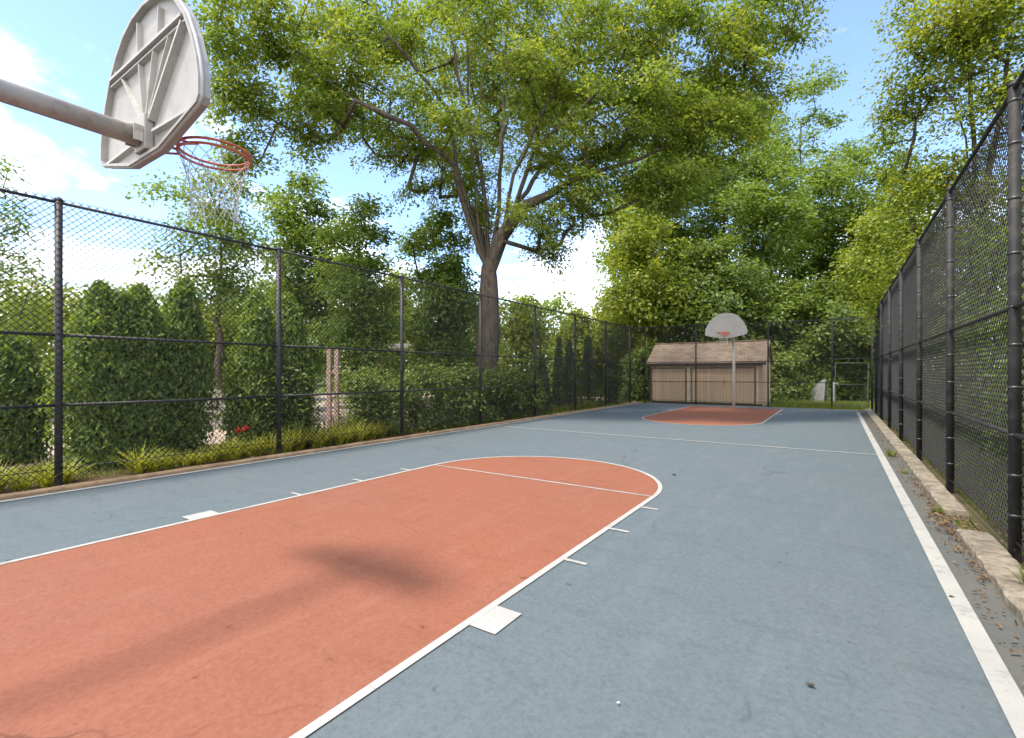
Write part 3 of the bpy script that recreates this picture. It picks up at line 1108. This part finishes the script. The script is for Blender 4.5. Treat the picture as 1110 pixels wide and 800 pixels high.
for k, (lab, X, Y, hh, w, mt) in enumerate([
    ('leafy bush behind the nearest banded post of the right fence', 3.3, 5.2, 3.9, 2.6, 'midgreen'),
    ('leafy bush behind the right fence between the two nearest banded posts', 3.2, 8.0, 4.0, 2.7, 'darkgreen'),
    ('third bush from the front behind the right fence', 3.1, 10.6, 4.4, 2.6, 'midgreen'),
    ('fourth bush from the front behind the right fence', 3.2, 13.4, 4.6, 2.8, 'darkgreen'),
    ('fifth bush from the front behind the right fence', 3.0, 16.4, 4.8, 2.8, 'midgreen'),
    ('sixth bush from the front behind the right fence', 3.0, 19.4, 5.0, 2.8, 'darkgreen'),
    ('farthest bush behind the right fence, by the walk gate', 2.9, 22.4, 5.0, 2.6, 'midgreen'),
    ('nearest bush behind the right fence, at the photo edge', 3.6, 2.4, 3.8, 2.6, 'darkgreen'),
]):
    pdz = [((X + random.uniform(-.3, .3), Y + random.uniform(-.4, .4), hh * t), (w * .55 * (1.1 - .5 * t), w * .62 * (1.1 - .5 * t), hh * .2), 14) for t in [q_ + random.uniform(-.09, .09) for q_ in (.12, .2, .32, .45, .58, .72, .88)]]
    tree('bush', lab, (X, Y, -.04), (X, Y, .5), pdz, .07, M[mt], M['bark_dark'], 62, .32, .11, 100 + k, group=GR, cat='bush')

GU = 'low bushes in front of the woods at the far end'
for k, (lab, u, d, tv, w, mt) in enumerate([
    ('low bush at the right corner of the shed', 848, 26.5, 385, 50, 'shrub'),
    ('low bush midway between the shed and the grey sheet', 872, 27.5, 372, 56, 'midgreen'),
    ('low bush behind the leaning grey sheet', 905, 28.5, 372, 50, 'shrub'),
    ('low bush behind the bars of the walk gate', 932, 27.2, 385, 44, 'darkgreen'),
    ('low bush between the fence corner and the left end of the shed', 693, 26.8, 380, 34, 'shrub'),
]):
    auto_tree(lab, u, d, tv, w, 437, 120 + k, mt, n=45, nl=60, cr=.35, size=.16, group=GU, trunk=.05, name='bush', cat='bush', bot=1.25)

GD = 'distant trees on the skyline beyond the garden'
dl = ['distant tree low on the skyline at the far left', 'distant tree on the skyline right of the first left post', 'distant tree on the skyline below the slim open tree',
      'distant tree on the skyline behind the leafy tree', 'distant tree on the skyline behind the dense upright tree', 'distant tree on the skyline behind the dark narrow tree',
      'distant tree on the skyline behind the huge trunk', 'distant tree in the open sky gap right of the huge trunk', 'distant tree behind the far left fence corner',
      'distant tree behind the woods left of the far hoop', 'distant tree behind the woods right of the far hoop', 'distant tree behind the woods by the right fence']
for k, u in enumerate([-60, 60, 160, 250, 340, 430, 520, 600, 680, 770, 850, 940]):
    auto_tree(dl[k], u, 52 + (k * 7) % 11, 338 - (k * 13) % 24 - (60 if u > 700 else 0), 150, 408, 140 + k, 'midgreen', n=70, nl=50, cr=1.1, size=.42, trunk=.2, group=GD)


def column_plant(name, label, x, y, h, r, seed, mat, n, size, group, taper=1.0, cat='evergreen', lumps=9):
    """narrow evergreen: upright sprays over a tapering column"""
    rng = np.random.default_rng(seed)
    root = empty(name, (x, y, -.04), label, cat, group)
    t = rng.uniform(0, 1, n) ** .85
    prof = (np.minimum(1, (1 - t) * 2.2) ** .62) * (.86 + .14 * np.minimum(1, t * 5)) if taper < 1 else (1 - t) ** .85 * (.9 + .1 * np.minimum(1, t * 5)) + .03
    an = rng.uniform(0, 2 * math.pi, n)
    lump = 1 + .24 * np.sin(an * 3 + t * 11 + seed) * np.sin(t * lumps * 2 + an + seed) + .10 * np.sin(an * 7 + t * 23)
    rad = r * prof * lump * rng.uniform(.45, 1.0, n) ** .4
    # a few loose sprays stick out of the outline
    rad *= 1 + .12 * rng.normal(size=n) * (rng.uniform(size=n) > .6)
    # several leaders: each spray belongs to one of them
    nl_ = 5 if taper < 1 else 2
    who = rng.choice(nl_, n, p=[.5] + [.5 / (nl_ - 1)] * (nl_ - 1))
    la = rng.uniform(0, 6.28, nl_)
    lr = np.where(np.arange(nl_) == 0, 0, rng.uniform(.30, .55, nl_) * r)
    lh = np.where(np.arange(nl_) == 0, 1, rng.uniform(.72, .97, nl_))
    lw = np.where(np.arange(nl_) == 0, .92, rng.uniform(.5, .7, nl_))
    p = np.stack([np.cos(an) * rad * lw[who] + np.cos(la[who]) * lr[who], np.sin(an) * rad * lw[who] + np.sin(la[who]) * lr[who], .03 + t * h * lh[who]], 1)
    tw = np.repeat(rng.normal(0, .035, (n // 12 + 1, 3)), 12, axis=0)[:n]
    p = p + tw
    out_ = np.stack([np.cos(an), np.sin(an), np.full(n, .35)], 1)
    nrm = out_ * .8 + rng.normal(0, .6, (n, 3))
    ax = np.array([0, 0, 1.]) + out_ * .55 + rng.normal(0, .35, (n, 3))
    link('foliage', leaf_mesh('foliage', p, nrm, ax, size * rng.uniform(.5, 1.6, n), .4, .1), M[mat], root)
    MB().tube([(0, 0, 0), (0, 0, h * .5), (0, 0, h * .93)], [.05, .035, .01], 8).build('trunk', M['bark_dark'], root)
    return root


GA = 'arborvitae columns planted along the left fence'
for k, (lab, u, d, tv, wpx) in enumerate([
    ('arborvitae column cut by the left edge of the photo', 4, 8.3, 366, 62),
    ('wide arborvitae just right of the first left fence post, left one of its touching pair', 108, 8.0, 312, 76),
    ('right one of the touching pair of arborvitae near the first left fence post', 152, 8.5, 314, 66),
    ('arborvitae standing alone, left of the pale gap with the stone wall', 200, 9.2, 308, 52),
    ('arborvitae between the pale gap and the second left fence post', 278, 10.0, 320, 54),
    ('arborvitae right behind the second left fence post', 312, 10.6, 322, 50),
]):
    x, y, z = at(u, tv, d)
    column_plant('arborvitae', lab, x, y, z + .05, wpx * d / 522 / 2, 200 + k, 'thuja', 15000, .095, GA, taper=.5)
GC = 'small dark cone evergreens along the far part of the left fence'
for k, (lab, u, d, tv, wpx) in enumerate([
    ('small cone evergreen at the end of the leafy hedge', 588, 19.2, 388, 26),
    ('slender cone evergreen, second past the leafy hedge', 606, 20.2, 368, 20),
    ('broad cone evergreen, third past the leafy hedge', 617, 20.8, 370, 28),
    ('tall cone evergreen, fourth past the leafy hedge', 638, 22.0, 366, 30),
    ('last small cone evergreen before the fence corner', 660, 23.2, 384, 24),
]):
    x, y, z = at(u, tv, d)
    column_plant('cone_evergreen', lab, x, y, z + .05, wpx * d / 522 / 2, 220 + k, 'yew', 4200, .11, GC)

GS = 'broad-leaved shrubs of the hedge along the left fence'
for k, (lab, Y, X, h, w) in enumerate([
    ('rounded green shrub between the second post and the pink timber posts', 5.75, -9.65, 1.62, 1.0),
    ('first shrub of the leafy hedge, beside the lilies', 8.0, -9.55, 1.60, 1.5),
    ('second shrub of the leafy hedge, right of the third fence post', 9.5, -9.5, 1.75, 1.7),
    ('third shrub of the leafy hedge, in front of the huge trunk', 11.1, -9.5, 1.85, 1.8),
    ('fourth shrub of the leafy hedge, right of the huge trunk', 12.8, -9.45, 1.80, 1.8),
    ('last shrub of the leafy hedge, before the cone evergreens', 14.5, -9.4, 1.70, 1.7),
]):
    pdz = [((X + random.uniform(-.15, .15), Y + random.uniform(-.25, .25), h * t), (w * .40, w * .52, h * .2), 22) for t in (.14, .38, .6, .80)]
    tree('shrub', lab, (X, Y, -.04), (X, Y, .3), pdz, .05, M['shrub'], M['bark_dark'], 46, .20, .105, 240 + k, group=GS, cat='shrub', step=.4, flat=.8, ratio=.55)


def tuft_mesh(name, n, length, width, spread, rng, droop=.6):
    V, F = [], []
    b = 0
    for k in range(n):
        an = rng.uniform(0, 6.28)
        L = length * rng.uniform(.55, 1.15)
        lean = spread * rng.uniform(.15, 1)
        o = np.array([math.cos(an), math.sin(an), 0])
        sd = np.array([-o[1], o[0], 0])
        st = o * rng.uniform(0, .07) + sd * rng.uniform(-.05, .05)
        for q in range(5):
            t = q / 4
            p = st + o * L * (lean * t * .5 + droop * lean * t * t * .6) + np.array([0, 0, L * (t - droop * lean * .62 * t * t)])
            w = width * (1 - t) ** .6 * (.5 + min(.5, t * 2)) + .0012
            V += [p - sd * w / 2, p + sd * w / 2]
        for q in range(4):
            i = b + q * 2
            F += [(i, i + 1, i + 3), (i, i + 3, i + 2)]
        b += 10
    return tri_mesh(name, np.array(V), np.array(F))


rng = np.random.default_rng(3)
lily = [tuft_mesh('lily_blades', 90, .50, .024, 1.35, rng) for _ in range(4)]
LILY = 'strap-leaved lily clump with arching yellow-green blades at the edge of the left planting bed'
GL = 'lily clumps edging the left planting bed'
spots = []
for Y in np.arange(1.0, 2.3, .22): spots.append((random.uniform(-9.1, -8.85), Y, random.uniform(.7, .95)))
for Y in np.arange(2.95, 5.0, .21): spots.append((random.uniform(-9.05, -8.88), Y + random.uniform(-.08, .08), random.uniform(.7, 1.05)))
for Y in np.arange(5.1, 7.9, .21): spots.append((random.uniform(-9.1, -8.9), Y + random.uniform(-.08, .08), random.uniform(.85, 1.25)))
for Y in np.arange(5.9, 7.8, .45): spots.append((random.uniform(-9.6, -9.35), Y + random.uniform(-.08, .08), random.uniform(1.0, 1.3)))
for Y in np.arange(16.2, 20.5, .55): spots.append((random.uniform(-9.05, -8.9), Y, random.uniform(.7, 1.0)))
for k, (X, Y, s) in enumerate(spots):
    o = link('lily_clump', lily[k % 4], M['lily'], None, (X, Y, -.03), (0, 0, random.uniform(0, 6.28)))
    o.scale = (s, s, s * random.uniform(.85, 1.1))
    tag(o, LILY, 'plant', GL)

# red flower by the second post
x, y, _ = at(263, 470, 9.0)
fw = empty('flowering_plant', (x, y, -.03), 'small plant with bright red blooms in the lilies left of the second post', 'flower')
link('leaves', tuft_mesh('leaves', 40, .4, .02, .8, rng), M['shrub'], fw)
MB().tube([(0, 0, 0), (.02, .01, .3), (.03, .02, .50)], .005, 5).build('stem', M['grass'], fw)
for q in range(5):
    c = np.array([.03 + random.uniform(-.09, .09), .02 + random.uniform(-.09, .09), .50 + random.uniform(-.07, .06)])
    p = c + rng.normal(0, .014, (16, 3))
    link('bloom', leaf_mesh('bloom', p, rng.normal(0, 1, (16, 3)), rng.normal(0, 1, (16, 3)), np.full(16, .05), .8), M['petal'], fw)


# ground cover: grass at the far end and along the fences, leaf litter, weeds
def grass_patch(name, label, areas, n, h, seed, mat='grass'):
    rg = np.random.default_rng(seed)
    V, F = [], []
    tot = sum((a[1] - a[0]) * (a[3] - a[2]) for a in areas)
    Vs, Fs = [], []
    b = 0
    for a in areas:
        m = int(n * (a[1] - a[0]) * (a[3] - a[2]) / tot)
        p = np.stack([rg.uniform(a[0], a[1], m), rg.uniform(a[2], a[3], m), np.full(m, -.045)], 1)
        an = rg.uniform(0, 6.28, m)
        sd = np.stack([np.cos(an), np.sin(an), np.zeros(m)], 1) * .008
        hh = h * rg.uniform(.4, 1.2, m) * (1 if len(a) < 5 else a[4])
        tip = p + np.stack([rg.normal(0, .35, m) * hh, rg.normal(0, .35, m) * hh, hh], 1)
        v = np.stack([p - sd, p + sd, tip], 1).reshape(-1, 3)
        Vs.append(v)
        Fs.append((np.arange(m)[:, None] * 3 + np.array([[0, 1, 2]])) + b)
        b += m * 3
    o = link(name, tri_mesh(name, np.concatenate(Vs), np.concatenate(Fs)), M[mat])
    return tag(o, label, 'grass', kind='stuff')


grass_patch('grass', 'grass and low ground cover fringing the court beyond its fences',
            [(-2.5, 1.1, 24.45, 26.3, 1.5), (-8.6, -8.2, 24.1, 26, .8), (-11.2, -8.6, 15.5, 23.5, .9), (-10.8, -9.0, 0, 15.5, .7), (-2.4, 5, 26.3, 28.5, 1.6), (1.3, 3, 4, 24, .7)], 52000, .17, 5)


def litter(name, label, areas, n, seed, mat, size):
    rg = np.random.default_rng(seed)
    ps = []
    for (x0, x1, y0, y1, w) in areas:
        m = int(n * w)
        ps.append(np.stack([rg.uniform(x0, x1, m), rg.uniform(y0, y1, m), rg.uniform(0, .012, m)], 1))
    p = np.concatenate(ps)
    m = len(p)
    o = link(name, leaf_mesh(name, p, rg.normal(0, .35, (m, 3)) + np.array([0, 0, 1.]), rg.normal(0, 1, (m, 3)), size * rg.uniform(.5, 1.3, m), .5), M[mat])
    return tag(o, label, 'leaf litter', kind='stuff')


litter('leaf_litter', 'dry brown leaf litter in the gutters along the kerb and the bed edging',
       [(.76, .94, 0, 24, .25), (.80, 1.15, 6.1, 6.9, .12), (1.2, 2.4, 4, 20, .3), (-8.9, -8.43, 0, 22, .35), (.86, .94, 4.8, 9, .1), (.95, 1.15, 2.7, 24, .06)], 3200, 8, 'dry', .033)
wm = [tuft_mesh('weed_blades', 34, .16, .014, 1.1, rng) for _ in range(2)]
for k, (lab, X, Y, s) in enumerate([
    ('green weed tuft growing in the gutter beside the white sideline', .83, 11.2, 1.1),
    ('small weed tuft in the gutter nearer than the halfway line', .86, 9.4, .6),
    ('small weed tuft at the break in the concrete kerb', .92, 6.95, .7),
    ('yellow-green weed on the near kerb at the right photo edge', 1.14, 4.72, 1.0),
]):
    o = link('weed', wm[k % 2], M['grass'], None, (X, Y, .05 if k == 3 else -.015), (0, 0, k))
    o.scale = (s, s, s)
    tag(o, lab, 'weed')


def ground_pt(u, v, z=0):
    d = (CAM_H - z) * 522 / (v - 404)
    return at(u, 404, d)


for k, (lab, u, v, s) in enumerate([
    ('tiny pale scrap on the blue court in the foreground', 671, 762, .016),
    ('dark dead leaf on the blue court just past the arc of the key', 731, 514, .07),
    ('small dark leaf lying on the white sideline', 1031, 646, .045),
    ('small dark leaf on the blue court in the right foreground', 880, 742, .035),
]):
    x, y, _ = ground_pt(u, v)
    rg = np.random.default_rng(300 + k)
    m = 1 if 'sideline' in lab else 3
    p = np.array([[0, 0, .003]] * m) + rg.normal(0, s * .3, (m, 3)) * np.array([1, 1, .05])
    me = leaf_mesh('fallen_leaf', p, np.array([[0, 0, 1.]] * m) + rg.normal(0, .10, (m, 3)), rg.normal(0, 1, (m, 3)), np.full(m, s), .5, .06)
    o = link('fallen_leaf', me, M['white_plastic'] if 'scrap' in lab else M['dead_dark'], None, (x, y, 0))
    if 'scrap' in lab: o.name = 'paper_scrap'
    tag(o, lab, 'scrap' if 'scrap' in lab else 'fallen leaf')

# ------------------------------------------------------------------ things behind the fences
x, y, _ = at(361, 404, 13.2)
tp = empty('timber_posts', (x, y, -.05), 'pair of weathered pinkish timber posts in a pale footing between shrub and hedge', 'post', rz=.6)
MB().box(-.16, -.05, -.05, .05, 0, 2.25).build('post', M['pinkwood'], tp, bevel=.008)
MB().box(.05, .16, -.05, .05, 0, 2.2).build('post', M['pinkwood'], tp, bevel=.008)
MB().box(-.19, .19, -.03, .03, 1.55, 1.63).build('cross_piece', M['pinkwood'], tp)

x, y, _ = at(382, 404, 14.5)
bn = empty('garden_bench', (x, y, -.05), 'pale slatted garden bench behind the timber posts', 'bench', rz=.5)
sb = MB()
for q in range(4): sb.box(-.7, .7, -.2 + q * .11, -.11 + q * .11, .43, .46)
sb.build('seat', M['shed_pale'], bn)
bk = MB()
for q in range(3): bk.box(-.7, .7, .24, .265, .55 + q * .13, .64 + q * .13)
bk.build('backrest', M['shed_pale'], bn)
for sx in (-.62, .62):
    MB().box(sx - .03, sx + .03, -.2, -.14, 0, .43).build('leg', M['shed_pale'], bn)
    MB().box(sx - .03, sx + .03, .2, .238, 0, .92).build('leg', M['shed_pale'], bn)

x, y, _ = at(240, 404, 13.5)
gw_ = empty('garden_wall', (x, y, -.05), 'low pale stone garden wall glimpsed between the arborvitae', 'wall', rz=R(60))
rr = random.Random(2)
mb = MB()
for c in range(5):
    xx = -1.2
    while xx < 1.2:
        w = rr.uniform(.22, .45)
        mb.box(xx, min(xx + w - .012, 1.2), -.16 + rr.uniform(-.012, .012), .16, c * .2, c * .2 + .188)
        xx += w
mb.build('masonry', M['stonewall'], gw_)
MB().box(-1.25, 1.25, -.2, .2, 1.002, 1.07).build('coping', M['stonewall'], gw_, bevel=.012)

x, y, _ = at(82, 404, 13.5)
ch = empty('garden_chair', (x, y, -.04), 'white garden chair beyond the first left fence post', 'chair', rz=.4)
MB().box(-.25, .25, -.24, .24, .41, .44).build('seat', M['white_plastic'], ch, bevel=.01)
b_ = MB()
for q in range(5): b_.box(-.23 + q * .1, -.17 + q * .1, .235, .255, .46, .9)
b_.box(-.25, .25, .23, .26, .9, .97)
b_.build('backrest', M['white_plastic'], ch)
for sx in (-.22, .22):
    MB().box(sx - .022, sx + .022, -.23, -.19, 0, .41).build('leg', M['white_plastic'], ch)
    MB().box(sx - .022, sx + .022, .2, .24, 0, .41).build('leg', M['white_plastic'], ch)
    MB().box(sx - .03, sx + .03, -.23, .24, .62, .65).build('armrest', M['white_plastic'], ch)

x, y, _ = at(432, 404, 24)
pv = empty('garden_canopy', (x, y, -.05), 'pale flat garden canopy showing above the hedge left of the third post', 'canopy', rz=.55)
MB().box(-1.3, 1.3, -1, 1, 2.75, 2.95).build('roof', M['white_plastic'], pv, bevel=.02)
for sx in (-1.2, 1.2):
    for sy in (-.9, .9):
        MB().box(sx - .05, sx + .05, sy - .05, sy + .05, 0, 2.75).build('leg', M['pinkwood'], pv)

x, y, _ = at(888, 404, 25.6)
gs = empty('grey_sheet', (x, y, -.05), 'grey sheet with a rounded corner leaning behind the far fence beside the gate', 'sheet', rz=R(-18))
pts = [(-.42, 0), (.22, 0), (.22, 1.25), (.1, 1.22), (-.18, .98), (-.36, .72), (-.42, .5)]
n = len(pts)
vs = [(px, -.02 + pz * .22, pz) for px, pz in pts] + [(px, .02 + pz * .22, pz) for px, pz in pts]
MB().add(vs, [tuple(range(n)), tuple(reversed(range(n, 2 * n)))] + [(k, n + k, n + (k + 1) % n, (k + 1) % n) for k in range(n)]).build('panel', M['greysheet'], gs)
MB().box(.30, .37, .12, .18, 0, 1.2).build('batten', M['gate_grey'], gs)
x, y, _ = at(904, 404, 25.3)
wp = MB().box(-.07, .07, -.05, .05, 0, 1.08).build('marker_post', M['greysheet'], None, (x, y, -.05), bevel=.012)
tag(wp, 'short grey post standing behind the gate post', 'post')

# ------------------------------------------------------------------ sky and sun
EL = 67
sd = Vector((-.51, -.86))
sd.normalize()
to_sun = Vector((sd.x * math.cos(R(EL)), sd.y * math.cos(R(EL)), math.sin(R(EL))))
w = bpy.data.worlds.new('World')
scene.world = w
w.use_nodes = True
nt = w.node_tree
nt.nodes.clear()
wo = nt.nodes.new('ShaderNodeOutputWorld')
bg = nt.nodes.new('ShaderNodeBackground')
sk = nt.nodes.new('ShaderNodeTexSky')
sk.sky_type = 'NISHITA'
sk.sun_disc = False
sk.sun_elevation = R(EL)
sk.sun_rotation = math.atan2(sd.x, sd.y)
sk.air_density = .72
sk.dust_density = .3
sk.ozone_density = 1.6
tc = nt.nodes.new('ShaderNodeTexCoord')
sp = nt.nodes.new('ShaderNodeSeparateXYZ')
nt.links.new(tc.outputs['Generated'], sp.inputs[0])


def mth(op, a, b):
    n = nt.nodes.new('ShaderNodeMath')
    n.operation = op
    for k, x in ((0, a), (1, b)):
        if hasattr(x, 'is_linked'): nt.links.new(x, n.inputs[k])
        else: n.inputs[k].default_value = x
    return n.outputs[0]


zz = mth('ADD', mth('MAXIMUM', sp.outputs[2], 0.0), .12)
cmb = nt.nodes.new('ShaderNodeCombineXYZ')
nt.links.new(mth('DIVIDE', sp.outputs[0], zz), cmb.inputs[0])
nt.links.new(mth('DIVIDE', sp.outputs[1], zz), cmb.inputs[1])
cn = noise(nt, cmb.outputs[0], 1.05, 7, .6, .35)
# more cloud low over the horizon, blue overhead
low = ramp(nt, sp.outputs[2], [(0.0, .34), (.12, .24), (.26, .10), (.36, .03), (.6, .0)])
# a bank of cloud added behind the camera, out of view, for fill light
fill_bank = ramp(nt, mth('ADD', mth('MULTIPLY', sp.outputs[1], -.5), .5), [(.42, 0), (.62, .30)])
cm = ramp(nt, mth('ADD', mth('ADD', cn, low), fill_bank), [(.60, 0), (.80, .90)])
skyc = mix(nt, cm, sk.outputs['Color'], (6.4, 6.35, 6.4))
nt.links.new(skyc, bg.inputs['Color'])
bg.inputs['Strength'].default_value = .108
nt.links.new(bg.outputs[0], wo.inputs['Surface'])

sun = bpy.data.lights.new('sun', 'SUN')
sun.energy = 1.25
sun.angle = R(7)
sun.color = (1, .93, .82)
so = bpy.data.objects.new('sun', sun)
so.rotation_euler = to_sun.to_track_quat('Z', 'Y').to_euler()
so.location = (0, 0, 30)
COL.objects.link(so)

scene.render.engine = 'CYCLES'
vs_ = scene.view_settings
vs_.view_transform = 'Standard'
vs_.look = 'None'
vs_.exposure = 2.22
vs_.gamma = 1
vs_.use_curve_mapping = False
cy = scene.cycles
cy.max_bounces = 6
cy.diffuse_bounces = 3
cy.glossy_bounces = 2
cy.transmission_bounces = 4
cy.transparent_max_bounces = 8
cy.use_denoising = True
